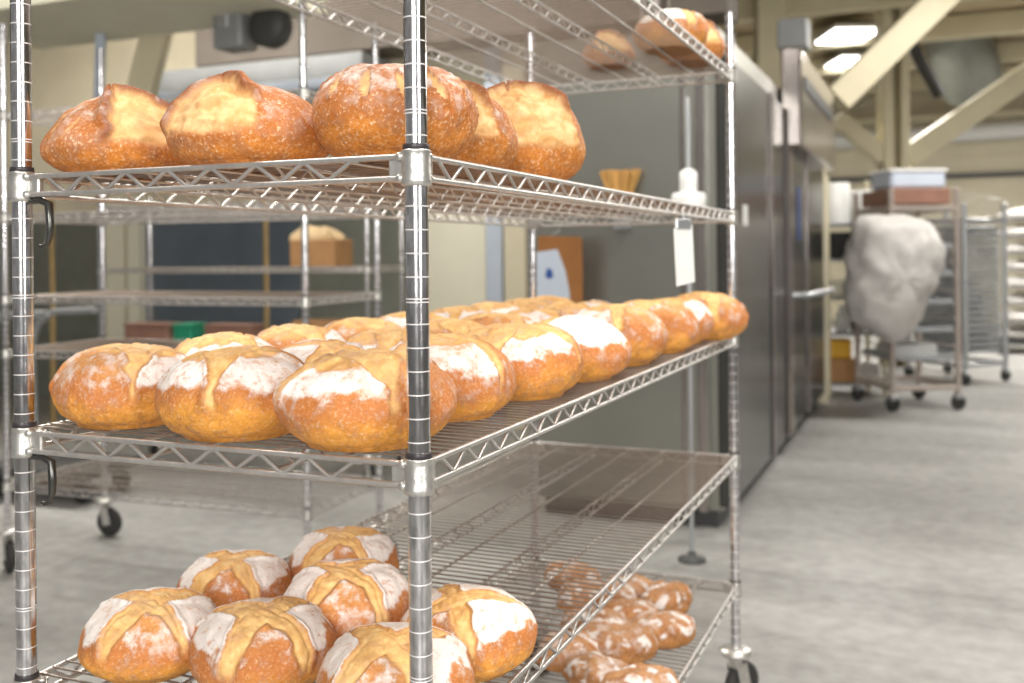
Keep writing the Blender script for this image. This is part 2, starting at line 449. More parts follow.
W0, L0 = 23.0, 70.4
NP = Vector((0, 0, 0)) + B * -20.5 + A * 37.85      # near post, from the camera
SHELF = dict(b=12.95, l=26.6, m=39.53, u=52.63, t=67.72)
def loc(x, y, z=0): return NP + B * x + A * y + Vector((0, 0, z))
main = rack(W0, L0, [SHELF[k] for k in 'blmut'], 74.6)
place(main, loc(-W0 / 2, L0 / 2), YAW)
tag(main, 'chrome wire shelving rack on casters in the foreground, loaded with round loaves', 'shelving rack')
# release hooks hanging under the collars of the left-hand post
for z in (SHELF['u'], SHELF['m']):
    h = MB(); pts = [(-1.4, .1, -.9), (-.9, .05, -.75), (.0, 0, -.72), (.55, 0, -.95), (.62, 0, -1.9), (.6, 0, -2.5), (.4, 0, -2.95), (.05, 0, -3.1), (-.15, 0, -3.02)]
    pts = [(p[0], p[1], p[2]) for p in pts]
    h.tube(pts, [.13, .16, .2, .22, .2, .18, .15, .12, .08], 8)
    ho = h.build('hook', M['steel_dark'], main); ho.location = Vector((-W0 / 2 + 1.35, -L0 / 2 - .05, z)) * I

# ------------------------------------------------------------------ loaves
def sm(a, b, x):
    t = max(0, min(1, (x - a) / (b - a))); return t * t * (3 - 2 * t)
def fbm(p, o=4): return noise.fractal(Vector(p), 1.0, 2.0, o)
def loaf_mesh(seed, style, R=4.2, H=4.4, mat='bread', nt=200, ns=92, oval=1.0, rot=0, cw=.2, belly=.36, inner=-1, wedge=.85, off=.24, lowedge=.56):
    rnd = random.Random(seed); so = Vector((seed * 7.3, seed * 3.1, seed * 1.7))
    vs = []; at_ = dict(flour=[], cut=[], hgt=[], burn=[])
    zc = belly * H
    skew = rnd.uniform(-.08, .08); qw = [(1, .35, .9, .3), (.3, 1, .9, .5), (.9, .9, .25, 1)][seed % 3]
    offs = (rnd.uniform(-.06, .06) + off, rnd.uniform(-.06, .06) - off)
    for i in range(ns + 1):
        t = i / ns
        for j in range(nt):
            th = 2 * math.pi * j / nt
            if t < .3:
                ph = -math.pi / 2 * (1 - t / .3)
                r = R * max(0, math.cos(ph)) ** .42; z = zc * (1 + math.sin(ph) * abs(math.sin(ph)) ** .35) if ph < 0 else zc
            else:
                ph = math.pi / 2 * ((t - .3) / .7)
                if style == 'ear':
                    rho = math.cos(ph); r = R * rho; pe, pk = (2.1, .64) if wedge < 1 else (2.3, .55); z = zc + (H - zc) * max(0, 1 - rho ** pe) ** pk
                else:
                        r = R * math.cos(ph) ** .86 if ph < math.pi / 2 - 1e-6 else 0; z = zc + (H - zc) * math.sin(ph) ** .95
            x = r * math.cos(th); y = r * math.sin(th) * oval
            p = Vector((x, y, z)); u, v = x / R, y / R / oval
            q = Vector((u, v, z / R))
            n = Vector((u, v, (z / H - belly) * 1.2)); n = n.normalized() if n.length > 1e-6 else Vector((0, 0, 1))
            d = R * (.05 * fbm(q * 1.3 + so, 3) + .012 * fbm(q * 5 + so, 3))
            flour = cut = burn = 0
            hh = z / H
            c_, s_ = math.cos(rot), math.sin(rot)
            uu = u * c_ + v * s_ - offs[0]; vv = -u * s_ + v * c_ - offs[1]; vv += skew * uu
            wob = .05 * fbm(q * 3 + so, 3)
            rr = math.hypot(uu, vv)
            if style == 'cross' and t > .25:
                wa = cw * max(.15, 1.2 - 1.1 * rr ** 2) * (1 + .5 * fbm(q * 2.2 + so, 2)); 
                da = abs(uu + wob) - wa; db = abs(vv * .95 + wob * 1.2) - wa * .8
                lim = .88 + wob * 2
                dm = min(da, db)
                fade = sm(lowedge - .22, lowedge - .02, hh + wob * 1.5)
                cut = sm(.035, -.035, dm) * fade
                ripple = fbm(Vector((uu * 6, vv * 14, seed)), 3)
                # the crust springs up at the lips of the score; the opened dough is rounded between them
                d += R * fade * (.05 * math.exp(-((dm - .03) / .05) ** 2) - .035 * math.exp(-((dm + .03) / .03) ** 2) + .02 * cut * (1 + ripple))
                q1, q2 = dm > 0, rr < .86 + wob * 2 + .12 * fbm(q * 1.5 + so * 2, 2)
                edge = sm(lowedge - .06, lowedge + .16, hh + wob * 2 + .12 * fbm(q * 1.4 + so * 3, 2))
                edge *= (.84 * qw[(uu > 0) * 2 + (vv > 0)] if off < 0 else (.45 if uu > 0 and vv < 0 else 1))
                inn = sm(inner - .1, inner + .02, rr + .5 * wob)
                flour = sm(-.005, .03, dm) * edge * inn * 1.15
                cut = max(cut, (1 - inn) * .8)
                burn = .45 * math.exp(-((dm - .015) / .018) ** 2) * fade
            elif style == 'ear' and t > .25:
                # a flap torn open: a pale wedge under a sharp dark crest
                ang = math.atan2(vv, uu + .12)
                ru = math.hypot(vv, uu + .12)
                half = wedge + .2 * fbm(q * 2 + so, 2)
                dd = abs(ang) - half                  # <0 inside wedge
                lim = 1.02
                fade = 1 - sm(lim - .25, lim, ru)
                low = sm(.30, .42, hh + wob)
                cut = sm(.05, -.05, dd) * low * sm(.0, .05, ru)
                ed = dd * max(ru, .05)
                d += R * fade * (.14 * math.exp(-((ed - .03) / .07) ** 2) - .05 * math.exp(-((ed + .05) / .05) ** 2)) * sm(.3, .5, hh)
                d += R * .05 * math.exp(-(ru / .3) ** 2)
                d += R * cut * (.025 * fbm(q * 5 + so, 3) + .012 * math.sin(hh * 38 + 6 * fbm(q * 2 + so, 2)))
                burn = .9 * math.exp(-((ed - .015) / .04) ** 2) * fade * low
                # side slashes
                sl = math.sin((uu - vv * .35) * 17 + wob * 20)
                slash = sm(.72, .95, sl) * sm(.35, .7, hh) * sm(.2, .5, dd) * (1 if uu < -.1 else 0)
                cut = max(cut, slash * .8); d -= R * .02 * slash
                flour = .36 * sm(.5, .8, hh) * (1 - cut)
            elif style == 'leaf' and t > .25:
                flour = .2 + .42 * sm(.45, .8, hh)
                for k in range(13):
                    dth = (th - k * 2 * math.pi / 13 + math.pi) % (2 * math.pi) - math.pi
                    if abs(dth) > .3: continue
                    e = ((hh - .73 - .04 * math.sin(k * 5)) / .16) ** 2 + ((dth * .8 + .25 * (hh - .74)) / .06) ** 2
                    if e < 3.5:
                        mm = sm(1.2, .75, e); cut = max(cut, mm); d -= R * .035 * mm
                        d += R * .022 * math.exp(-((e - 1.4) / .4) ** 2); burn = max(burn, .8 * math.exp(-((e - 1.15) / .2) ** 2))
                flour *= (1 - cut)
                burn = max(burn, 0)
            elif style == 'rustic':
                kk = fbm(q * 1.6 + so, 3); d += R * .13 * kk
                sw = .45 * math.sin((uu * 1.2 + vv * 2.2) * 3.2 + 4 * kk) + 1.3 * fbm(q * 2.6 + so, 3)
                flour = sm(-.25, .6, sw) * sm(.3, .55, hh) * .9; cut = sm(.4, .9, -sw) * .35 * sm(.3, .6, hh); burn = .3 * sm(.6, 1, -sw)
            p += n * d * sm(0, .25, t)
            if p.z < 0 or t < .08: p.z = max(0, min(p.z, 0)) if t < .08 else max(0, p.z)
            vs.append(p); at_['flour'].append(max(0, flour)); at_['cut'].append(cut); at_['hgt'].append(hh); at_['burn'].append(burn)
    fs = [[i * nt + j, i * nt + (j + 1) % nt, (i + 1) * nt + (j + 1) % nt, (i + 1) * nt + j] for i in range(ns) for j in range(nt)]
    b = MB(); b.add(vs, fs, True)
    return b, at_
protos = {}
def proto(key, *a, mat='bread', **k):
    b, at_ = loaf_mesh(*a, **k)
    o = b.build('round_loaf' if a[1] != 'rustic' else 'rustic_loaf', M[mat], attrs=at_); o.name = o.name
    protos[key] = [o, False]
def put(key, pos, rz, scale, label, cat='loaf', group=None):
    o, used = protos[key]
    if used: o = o.copy(); C.objects.link(o)
    else: protos[key][1] = True
    place(o, pos, rz + YAW); o.scale = scale if isinstance(scale, tuple) else (scale,) * 3
    tag(o, label, cat, group); return o
proto('c1', 11, 'cross', cw=.15); proto('c2', 12, 'cross', cw=.27, H=4.6, inner=.66, off=-.08, lowedge=.56); proto('c3', 13, 'cross', cw=.14, R=4.1, H=4.3)
proto('c4', 14, 'cross', cw=.27, R=4.25, H=4.5, belly=.4, inner=.72, off=-.08, lowedge=.54); proto('c5', 15, 'cross', cw=.15, R=4.15, H=4.5); proto('c6', 16, 'cross', cw=.17, H=4.4)
proto('c7', 17, 'cross', cw=.3, R=4.2, H=4.5, inner=.62, off=-.08, lowedge=.58)
proto('e1', 21, 'ear', mat='bread_dark', R=3.9, H=4.2, belly=.3); proto('e2', 22, 'ear', mat='bread_dark', R=4.05, H=4.3, belly=.3)
proto('e3', 23, 'ear', mat='bread_dark', R=3.9, H=4.4, belly=.36, wedge=1.25)
proto('lf', 31, 'leaf', mat='bread_dark', R=4.2, H=4.9, belly=.42)
for i in range(4): proto('r%d' % i, 41 + i, 'rustic', mat='bread_rustic', R=2.7, H=2.6, oval=.68, nt=90, ns=44)
T = .665                      # top of the deck wires above the collar centre

def mid(key, x, y, rz, s, label): put(key, loc(x, y, SHELF['m'] + T), rz, s, label, 'loaf', 'round loaves on the middle shelf')
ordn = ['first', 'second', 'third', 'fourth', 'fifth', 'sixth', 'seventh', 'eighth', 'ninth']
cs = ['c7', 'c2', 'c3', 'c4', 'c2', 'c7']
R_ = math.radians
mid('c4', -4.4, 3.1, R_(50), (.99, .99, .93), 'largest floured loaf at front corner of the middle shelf, behind near post')
mid('c2', -11.6, 2.7, R_(25), .91, 'golden floured loaf in the centre of the front row on the middle shelf')
mid('c7', -19.4, 3.5, R_(-50), .9, 'golden loaf at the left end of the front row on the middle shelf')
for i, (x, y, s) in enumerate([(-4.5, 11.3, .94), (-3.7, 19.8, .97), (-3.4, 29.0, .98), (-3.5, 39.0, 1.0), (-3.2, 49.6, 1.0), (-3.6, 58.0, .96), (-1.8, 64.9, 1.0)]):
    mid(cs[(i * 5 + 4) % 6], x, y, R_(-20 + i * 97 + (i % 2) * 15), s, 'crusty middle-shelf loaf, %s from the near post along the right edge' % ordn[i + 1])
for i, y in enumerate([10.6, 18.6, 26.8, 35.2, 43.4, 51.6, 59.8]):
    mid(cs[(i * 7 + 2) % 6], -11.9 + .2 * math.sin(i * 2), y, R_(10 + i * 103), .89, 'floured middle-shelf loaf, %s from the front in the central line' % ordn[i + 1])
for i, y in enumerate([11.2, 19.0, 26.8, 34.8, 43.0, 51.2, 59.4, 66.0]):
    mid(cs[(i * 3 + 1) % 6], -19.4 + .1 * math.cos(i * 3), y, R_(80 + i * 77), .88, 'floured middle-shelf loaf, %s from the front in the left-hand line' % ordn[i + 1])

def up(key, x, y, rz, s, label): put(key, loc(x, y, SHELF['u'] + T), rz, s, label, 'loaf', 'dark-crusted loaves on the shelf above the middle one')
up('e1', -19.6, 3.3, R_(-6), (.98, .98, .97), 'dark-crusted loaf with a torn crest at the left end of the upper shelf')
up('e2', -11.0, 3.2, R_(-78), 1.0, 'dark-crusted loaf with a torn peak, second from the left on the upper shelf')
up('lf', -3.3, 4.0, 0, (.94, .94, .95), 'big domed loaf with leaf-shaped slashes behind the near post on the upper shelf')
up('e3', -4.3, 11.8, R_(-80), (.98, .98, 1.04), 'dark-crusted loaf squeezed between the slashed dome and the last loaf of the upper shelf')
up('e3', -3.6, 20.4, R_(-66), (1.04, 1.04, 1.27), 'tall dark-crusted loaf furthest right of those on the upper shelf')

def low(key, px, py, rz, s, label):
    p = at_z(px, py, SHELF['l'] + T + 2.0); p.z = SHELF['l'] + T
    put(key, p, rz, s, label, 'loaf', 'round loaves on the shelf under the middle one')
low('c1', 151, 628, R_(-12), .86, 'floured loaf furthest left on the shelf below the middle one')
low('c6', 264, 641, R_(-5), .89, 'loaf with a wide golden cross at front centre of the lower shelf')
low('c3', 234, 580, R_(-20), .84, 'floured loaf at left of the rear row on the lower shelf')
low('c1', 343, 558, R_(-22), .86, 'rearmost floured loaf on the lower shelf')
low('c5', 346, 603, R_(-10), .93, 'floured loaf with golden cross in the middle of the group on the lower shelf')
low('c6', 396, 670, R_(-28), (.9, .9, .88), 'frontmost loaf on the lower shelf, behind the near post and cut off by the picture')
low('c3', 466, 626, R_(-50), .9, 'floured loaf furthest right on the lower shelf, right of the near post')

def bot(k, px, py, rz, s, label, dz=0):
    p = at_z(px, py, SHELF['b'] + T + 1.1 + dz); p.z = SHELF['b'] + T + dz
    put('r%d' % k, p, rz, s * 1.12, label, 'loaf', 'small rustic loaves heaped on the bottom shelf')
for i, (px, py, rz, s, dz, lab) in enumerate([
    (608, 600, 30, 1.0, 0, 'small rustic loaf at the back left of the heap on the bottom shelf'),
    (632, 592, -10, .95, 0, 'dark small rustic loaf behind the pale one on the bottom shelf'),
    (666, 603, 60, 1.0, 0, 'small rustic loaf at the back right of the heap on the bottom shelf'),
    (630, 622, 15, 1.05, 0, 'pale floury rustic loaf in the middle of the heap on the bottom shelf'),
    (662, 632, 25, 1.0, 0, 'golden rustic loaf at the right of the heap on the bottom shelf'),
    (596, 628, 5, 1.0, 0, 'rustic loaf under the lower shelf rail at left of the heap'),
    (615, 648, 10, 1.15, 0, 'large floury rustic loaf in the front of the heap on the bottom shelf'),
    (570, 655, 20, 1.0, 0, 'rustic loaf behind the truss rail left of the heap'),
    (600, 678, -15, 1.0, 0, 'rustic loaf at the front of the heap, close to the bottom of the picture'),
    (640, 690, 30, 1.0, 0, 'rustic loaf nearest the bottom edge of the picture on the bottom shelf'),
    (572, 580, 0, 1.0, 0, 'rustic loaf seen through the deck wires at far left of the heap'),
    (585, 600, 40, 1.0, 0, 'rustic loaf seen through the deck wires behind the heap')]):
    bot(i % 4, px, py, R_(rz), s, lab, dz)

def top(key, x, y, rz, s, label): put(key, loc(x, y, SHELF['t'] + T), rz, s, label, 'loaf', 'loaves on the top shelf')
top('c3', -3.2, 57.4, R_(30), .88, 'loaf on the top shelf, furthest from the far right post')
top('e3', -2.9, 64.9, R_(-80), (.88, .88, .9), 'dark-crusted loaf on the top shelf, right beside the far right post')
top('e2', -11.2, 63.0, R_(-50), (.7, .7, .8), 'smaller loaf on the top shelf behind the other two')

# white card clipped to the shelf edge
e = empty('shelf_tag', loc(.6, 45.5, SHELF['u'] - .55), YAW)
tag(e, 'white paper tag hanging from the right edge of the upper shelf', 'tag')
MB().box((.1, .2, -3.4), (.06, 2.3, 4.9), Matrix.Rotation(.16, 3, 'X') @ Matrix.Rotation(-.5, 3, 'Z'), .02).build('card', M['white'], e)
MB().box((.1, -.15, -.75), (.3, 1.9, .9), Matrix.Rotation(-.5, 3, 'Z'), .1).tube([(.1, -.1, -.4), (.15, -.1, .1), (0, -.1, .25)], .08, 6).build('clip', M['alu'], e)

# ------------------------------------------------------------------ the oven block
OC = Vector((37, 177, 0))                       # its near right corner
def ov(t, s, z=0): return OC - B * t + A * s + Vector((0, 0, z))    # t to the left along the near face, s away along the door side
OW, OL, OH = 36, 160, 89
oven = empty('steel_oven', ov(OW / 2, OL / 2), YAW)
tag(oven, 'tall stainless steel walk-in oven with doors on its right side, behind the racks', 'oven')
hx, hy = OW / 2, OL / 2
MB().box((0, 0, OH / 2 + 1.5), (OW - 1, OL - 1, OH - 3), bev=.3).build('body', M['steel'], oven)
MB().box((0, 0, 1.6), (OW - 3, OL - 3, 3.2)).build('plinth', M['darkgrey'], oven)
for k, (y0, y1, mm) in enumerate([(0, 46, 'steel_dark'), (48, 68, 'steel_dark'), (77, 110, 'steel_dark'), (112, 158, 'steel_dark')]):
    d = MB().box((hx, -hy + (y0 + y1) / 2, 44), (2, y1 - y0, 80), bev=.3).build('door', M[mm], oven)
    MB().box((hx + 1.2, -hy + y0 + 1.2, 44), (.8, 2.2, 80), bev=.2).build('edge_trim', M['steel_pol'], d)
    if k == 2:
        hm = MB().tube([(hx + .8, -hy + y1 - 26, 38), (hx + 4.5, -hy + y1 - 26, 38), (hx + 9, -hy + y1 - 8, 38.6)], .7, 8)
        hm.build('handle', M['alu'], d)
        MB().box((hx + 1.15, -hy + y0 + 19, 59), (.3, 2, 14), bev=.05).build('gauge_strip', M['blue'], d)
    if k == 0:
        MB().box((hx + 1.1, -hy + 17, 56), (.16, 4.2, 4), bev=.03).build('sticker', M['white'], d)
MB().box((-1, -hy - .2, 44), (OW - 3, 1.0, 80), bev=.2).build('front_panel', M['steel'], oven)
MB().box((hx - 3.6, -hy - .6, 44), (1.6, 1.0, 82), bev=.2).box((hx - 6.8, -hy - .6, 44), (.8, .8, 82), bev=.2).build('corner_post', M['steel_pol'], oven)
# control hood over the doors
MB().box((hx + .9, -hy + 75, 44), (2.4, 5, 80), bev=.8).build('pillar', M['steel_pol'], oven)
MB().box((hx - .5, OL / 2 + 1.5, 48), (4, 3, 96), bev=.3).build('end_post', M['cream'], oven)
hd = MB().box((hx + 2.4, -hy + 114, 86.5), (4.8, 82, 24), bev=.5).build('hood', M['steel_pol'], oven)
MB().box((hx + 4.9, -hy + 112, 90.5), (.5, 66, 3.4), bev=.1).build('vent_slot', M['black'], hd)
MB().box((hx - 1, -hy + 106, 108), (8, 8, 8), bev=.4).build('junction_box', M['grey'], oven)
MB().box((hx - 1, -hy + 106, 97), (3, 3, 17), bev=.3).build('conduit', M['grey'], oven)
MB().tube([(hx - 14, -hy + 8, OH), (hx - 14, -hy + 8, 158)], 3, 16).build('flue', M['steel_pol'], oven)

# pole with a white head standing in front of the oven
p = at_z(692, 561, 0)
e = empty('pole_stand', p, YAW); tag(e, 'slim grey pole with white plastic fittings standing before the oven', 'pole stand')
MB().lathe([(.35, .5), (.35, 73), (.2, 73.6)], n=12).build('pole', M['alu'], e)
MB().lathe([(2.2, 0), (2.2, .4), (.8, .8), (.5, 1.6)], n=20).build('base', M['darkgrey'], e)
MB().lathe([(1.3, 58.5), (1.4, 59), (1.4, 61.6), (.9, 62.1), (.45, 62.3)], n=20).build('collar', M['white'], e)
MB().lathe([(2.5, 55.2), (2.7, 55.6), (2.7, 58), (2.4, 58.4), (1.3, 58.6)], n=20).build('head', M['white'], e)

# brush bundle in a holder on the oven's near face
p = ov(17.6, -2.6, 55)
e = empty('hand_brush', p, YAW); tag(e, 'hand brush with splayed straw bristles standing in a holder on the oven', 'brush')
rb = random.Random(3); b = MB()
for i in range(90):
    a = rb.uniform(-1, 1); q = rb.uniform(-1, 1)
    b.tube([(a * 1.6, q * .5, 3.0), (a * 2.2, q * .6, 5), (a * 3.7, q * .9, 8.8 + rb.uniform(-.3, .3))], .16, 4)
b.build('bristles', M['bristle'], e)
MB().box((0, 0, 2.4), (3.6, 1.3, 1.6), bev=.3).build('ferrule', M['alu'], e)
MB().box((0, 0, .4), (1.2, .8, 3.0), bev=.3).build('handle', M['brown'], e)
MB().box((0, .2, -.6), (3, 2, 2.2), bev=.3).build('holder', M['alu'], e)

# brown board with white sheet
p = at(561, 300, 181); p = Vector((p.x, p.y, 0))
e = empty('notice_board', p + Vector((0, 0, 32)), YAW); tag(e, 'brown board hanging left of the oven face', 'board')
pts = [(-4.4, 0), (3.9, 0), (4.0, 13), (3.9, 19.6), (3.5, 20), (-4.0, 20.3), (-4.4, 20)]
def prism(pts, y0, y1, mb=None):
    mb = mb or MB(); n = len(pts)
    vs = [(x, y0, z) for x, z in pts] + [(x, y1, z) for x, z in pts]
    fs = [list(range(n)), [n + i for i in range(n)][::-1]] + [[i, n + i, n + (i + 1) % n, (i + 1) % n] for i in range(n)]
    return mb.add(vs, fs)
prism(pts, 0, .6).build('board', M['brown'], e)
MB().tube([(-2, .3, 20), (-2, 5.2, 21.5)], .15, 6).build('hanger', M['alu'], e)
e2 = empty('paper_sheet', p + Vector((0, 0, 32)), YAW); tag(e2, 'white sheet with a small blue mark pinned on the brown board', 'paper')
prism([(-5.4, -1), (1.9, -1), (2.0, 6), (1.6, 10.5), (.9, 14), (-.6, 17.8), (-5.4, 17.2)], -.25, -.05).build('sheet', M['paleblue'], e2)
prism([(-2.9, 13), (-2.2, 12.4), (-1.3, 12.9), (-1.6, 14.2), (-2.5, 14.4)], -.32, -.26).build('blue_mark', M['blue'], e2)

# ------------------------------------------------------------------ wall features behind the racks
def wall_box(name, px0, px1, z0, z1, off, th, m, label=None, cat=None, kind=None):
    """a box standing against the partition wall between two sight lines"""
    def tt(px):
        k = (px - 512) / F_PX; P0 = PW + A * off
        return (P0.x - k * P0.y) / (B.x - k * B.y)
    t0, t1 = tt(px0), tt(px1)
    o = MB().box((0, 0, (z1 - z0) / 2), (abs(t0 - t1), th, z1 - z0), bev=.2).build(name, m)
    place(o, pw((t0 + t1) / 2, off, z0), YAW)
    tag(o, label, cat, None, kind); return o
wall_box('door_1', 428, 487, 0, 84, -.6, 2, M['cream_light'], kind='structure')
wall_box('trim_1', 488, 504, 0, 120, -1.5, 3, M['paleblue'], kind='structure')
wall_box('trim_2', 508, 530, 0, 150, -3, 6, M['cream'], kind='structure')
wall_box('door_2', 145, 300, 0, 63, -.6, 2, M['greyblue'], kind='structure')
wall_box('door_3', -60, 100, 0, 62, -.6, 2, M['greygreen'], kind='structure')
wall_box('door_4', 302, 426, 0, 66, -.6, 2, M['greygreen'], kind='structure')
wall_box('trim_3', 106, 128, 0, 70, -3, 5, M['cream_light'], kind='structure')
wall_box('trim_4', 132, 143, 0, 70, -3, 5, M['cream_light'], kind='structure')
wall_box('trim_25', 212, 735, 108, 161, -10, 14, M['darkwall'], kind='structure')
wall_box('trim_5', 128.5, 131.5, 0, 66, -2, 4, M['brownpole'], kind='structure')
# ochre pipes
for i, (px, lab) in enumerate([(52, 'ochre vertical pipe near the left post of the front rack'), (266, 'ochre vertical pipe above the centre loaf of the front row')]):
    q = at(px, 250, 282); q.z = 0
    o = MB().lathe([(.75, 0), (.75, 66), (.6, 66.4)], n=12).build('floor_pipe', M['brownpole']); place(o, q); tag(o, lab, 'pipe')

# overhead: white soffit, steel hood line, brace, fans
e = slab('trim_6', at(120, 5, 262), (100, 40, 7), M['cream_light'])
def beam(name, p0, p1, w, d, m, label=None, cat=None, kind='structure'):
    p0, p1 = Vector(p0), Vector(p1); L_ = (p1 - p0).length; c = (p0 + p1) / 2
    z = (p1 - p0).normalized(); y = Vector((0, 1, 0)); x = y.cross(z).normalized(); y = z.cross(x)
    Rm = Matrix((x, y, z)).transposed()
    o = MB().box((0, 0, 0), (w, d, L_), Rm, .3).build(name, m); o.location = c * I
    tag(o, label, cat, None, kind); return o
beam('trim_8', at(160, 20, 285), at(140, 100, 285), 7, 6, M['cream_beam'])
beam('trim_9', at(101, 30, 280), at(99, 100, 280), 2.4, 2.4, M['paleblue'])
hoodp = empty('exhaust_hood', pw(68, -14, 103), YAW); tag(hoodp, 'long grey steel exhaust hood high behind the left loaves', 'exhaust hood')
MB().box((0, 0, 0), (84, 16, 7), bev=.4).build('hood_body', M['grey'], hoodp)
MB().box((0, -9, -5), (88, 3, 3), bev=.4).build('gutter', M['paleblue'], hoodp)
e = empty('fan_motor', at(236, 58, 262), YAW); tag(e, 'grey fan motor housing on the exhaust hood at the upper left', 'motor')
MB().box((0, 0, 8), (9, 8, 12), bev=.6).build('housing', M['grey'], e)
MB().box((-1, -1, 11), (3.5, 7, 8), bev=.4).build('switch_box', M['alu'], e)
fm = MB(); fm.lathe([(.5, -3), (4.6, -3), (5.4, -2), (5.4, 2), (4.6, 3), (.5, 3)], (11, 0, 7), 24, Matrix.Rotation(math.pi / 2, 3, 'X')).build('blower', M['darkgrey'], e)

# ------------------------------------------------------------------ racks further back on the left
FL = Vector((-79.6, 158, 0)); FR = Vector((-28.6, 139, 0))
dv = (FR - FL).normalized(); nv = Vector((-dv.y, dv.x, 0))
L2, W2 = (FR - FL).length, 21
r2 = rack(W2, L2, [13.3, 34.2, 42.6, 55.4, 71.4], 86)
c2 = (FL + FR) / 2 + nv * W2 / 2
place(r2, c2, math.atan2(dv.y, dv.x) - math.pi / 2)
tag(r2, 'empty wire shelving rack on casters standing behind the loaf rack on the left', 'shelving rack')
c3 = at(250, 260, 232); c3.z = 0
r3 = rack(18, 68, [13.2, 28.5, 46.0, 60.5], 64)
place(r3, c3, math.atan2(-.30, .95) - math.pi / 2)
tag(r3, 'second empty wire rack further back, carrying cardboard and paper', 'shelving rack')
d3 = Vector((.954, -.301, 0)); n3 = Vector((.301, .954, 0))
def on3(t, s, z): return c3 + d3 * t + n3 * s + Vector((0, 0, z + T))
a3 = math.atan2(-.3, .95)
e = empty('cardboard_box', on3(19, -1, 46.0), a3); tag(e, 'open cardboard box with crumpled paper on the back rack', 'box')
MB().box((0, 0, 3), (11, 9, 6), bev=.2).build('carton', M['card'], e)
cp, ca = loaf_mesh(77, 'rustic', R=6.2, H=5, nt=40, ns=20, oval=.7)
o = cp.build('crumpled_paper', M['kraft'], e); o.location = Vector((-1, 0, 4)) * I
o = MB().box((0, 0, .7), (16, 12, 1.4), bev=.3).build('blue_tray', M['blue']); place(o, on3(21, 0, 28.5), a3); tag(o, 'blue plastic tray on a lower shelf of the back rack', 'tray')
e = empty('cardboard_box', on3(18, 0, 28.5 + 1.5), a3); tag(e, 'long brown carton lying in the blue tray', 'box'); MB().box((0, 0, 2), (10, 8, 4), bev=.2).build('carton', M['card'], e)
MB().box((0, 0, 4.05), (10, 1.6, .1), bev=.02).build('tape', M['kraft'], e)
for t, m_, nm, lab in ((-15, 'green', 'green_carton', 'small bright green carton on the back rack'), (-25, 'redbrown', 'bread_crate', 'dull red-brown crate left of the green carton on the back rack'), (-3, 'redbrown', 'bread_crate', 'dull red-brown crate right of the green carton on the back rack')):
    e = empty(nm, on3(t, -2, 28.5), a3); tag(e, lab, 'box')
    ww = 5 if m_ == 'green' else 12
    MB().box((0, 0, 2), (ww, 6, 4), bev=.3).build('crate_body', M[m_], e); MB().box((0, 0, 4.2), (ww + .4, 6.4, .6), bev=.2).build('lid', M[m_], e)
e = empty('push_cart', at_z(62, 494, 0), -.3); tag(e, 'low push cart with a bent grey handle left behind the racks', 'cart')
MB().box((0, 0, 6), (26, 18, 2), bev=.4).build('deck', M['darkgrey'], e)
MB().tube([(-13, 7, 6), (-14, 7, 30), (-12, 7, 35), (-8, 7, 37.5), (3, 7, 38)], .8, 10).tube([(-13, -7, 6), (-14, -7, 30), (-12, -7, 35), (-8, -7, 37.5), (3, -7, 38)], .8, 10).build('handle', M['grey'], e)
for sx in (-10, 10):
    for sy in (-6, 6):
        MB().lathe([(.5, -.5), (2.1, -.45), (2.5, 0), (2.1, .45), (.5, .5)], (sx, sy, 2.5), 20, Matrix.Rotation(math.pi / 2, 3, 'X')).build('wheel', M['rubber'], e)

# ------------------------------------------------------------------ right-hand hall: columns, braces, pipes
CD = 430
cb = at_z(894, 360, 0); cb = Vector((at(894, 250, CD).x, CD, 0))
o = MB().box((-3.6, 0, 80), (3.6, 10, 160), bev=.3).box((3.6, 0, 80), (3.6, 10, 160), bev=.3).box((0, 3, 80), (5, 1, 160), bev=.1).build('structure_column', M['cream_beam'])
o.name = 'trim_10'; place(o, cb, 0); o['kind'] = 'structure'
beam('trim_11', at(836, 100, 330), at(985, -45, 330), 9, 7, M['cream_beam'])
beam('trim_12', at(906, 158, CD), at(1060, 52, CD), 9, 7, M['cream_beam'])
beam('trim_13', at(836, 118, CD), at(884, 158, CD), 7, 6, M['cream_beam'])
beam('trim_14', at(770, -30, 420), at(770, 150, 420), 12, 8, M['cream_beam'])
beam('trim_15', at(800, -30, 440), at(800, 60, 440), 8, 8, M['cream_beam'])
def pipe(name, pts, r, m, lab, cat='pipe'):
    o = MB().tube([p for p in pts], r, 20).build(name, m); tag(o, lab, cat); return o
pipe('air_duct', [at(938, -40, 470), at(958, 40, 520), at(972, 84, 545)], 16, M['greygreen'], 'thick round grey air duct sloping under the ceiling at the upper right', 'duct')
pipe('conduit_pipe', [at(885, -20, 450), at(905, 30, 450), at(922, 65, 450), at(940, 96, 450)], 2.6, M['black'], 'black pipe slanting down beside the air duct')
pipe('wall_pipe', [CW - B * 260 - A * 8 + Vector((0, 0, 126)), CW - A * 8 + Vector((0, 0, 128)), CW + B * 300 - A * 8 + Vector((0, 0, 132))], 6, M['white'], 'long pale pipe running along the far wall')
slab('trim_16', CW - A * 6 + Vector((0, 0, 100)), (900, 3, 3), M['darkgrey'])
slab('trim_17', CW - A * 6 + Vector((0, 0, 140)), (900, 8, 5), M['cream_beam'])
for k in range(4):
    slab('trim_%d' % (18 + k), Vector((150, 420 + k * 85, 155)), (900, 8, 10), M['cream_beam'])
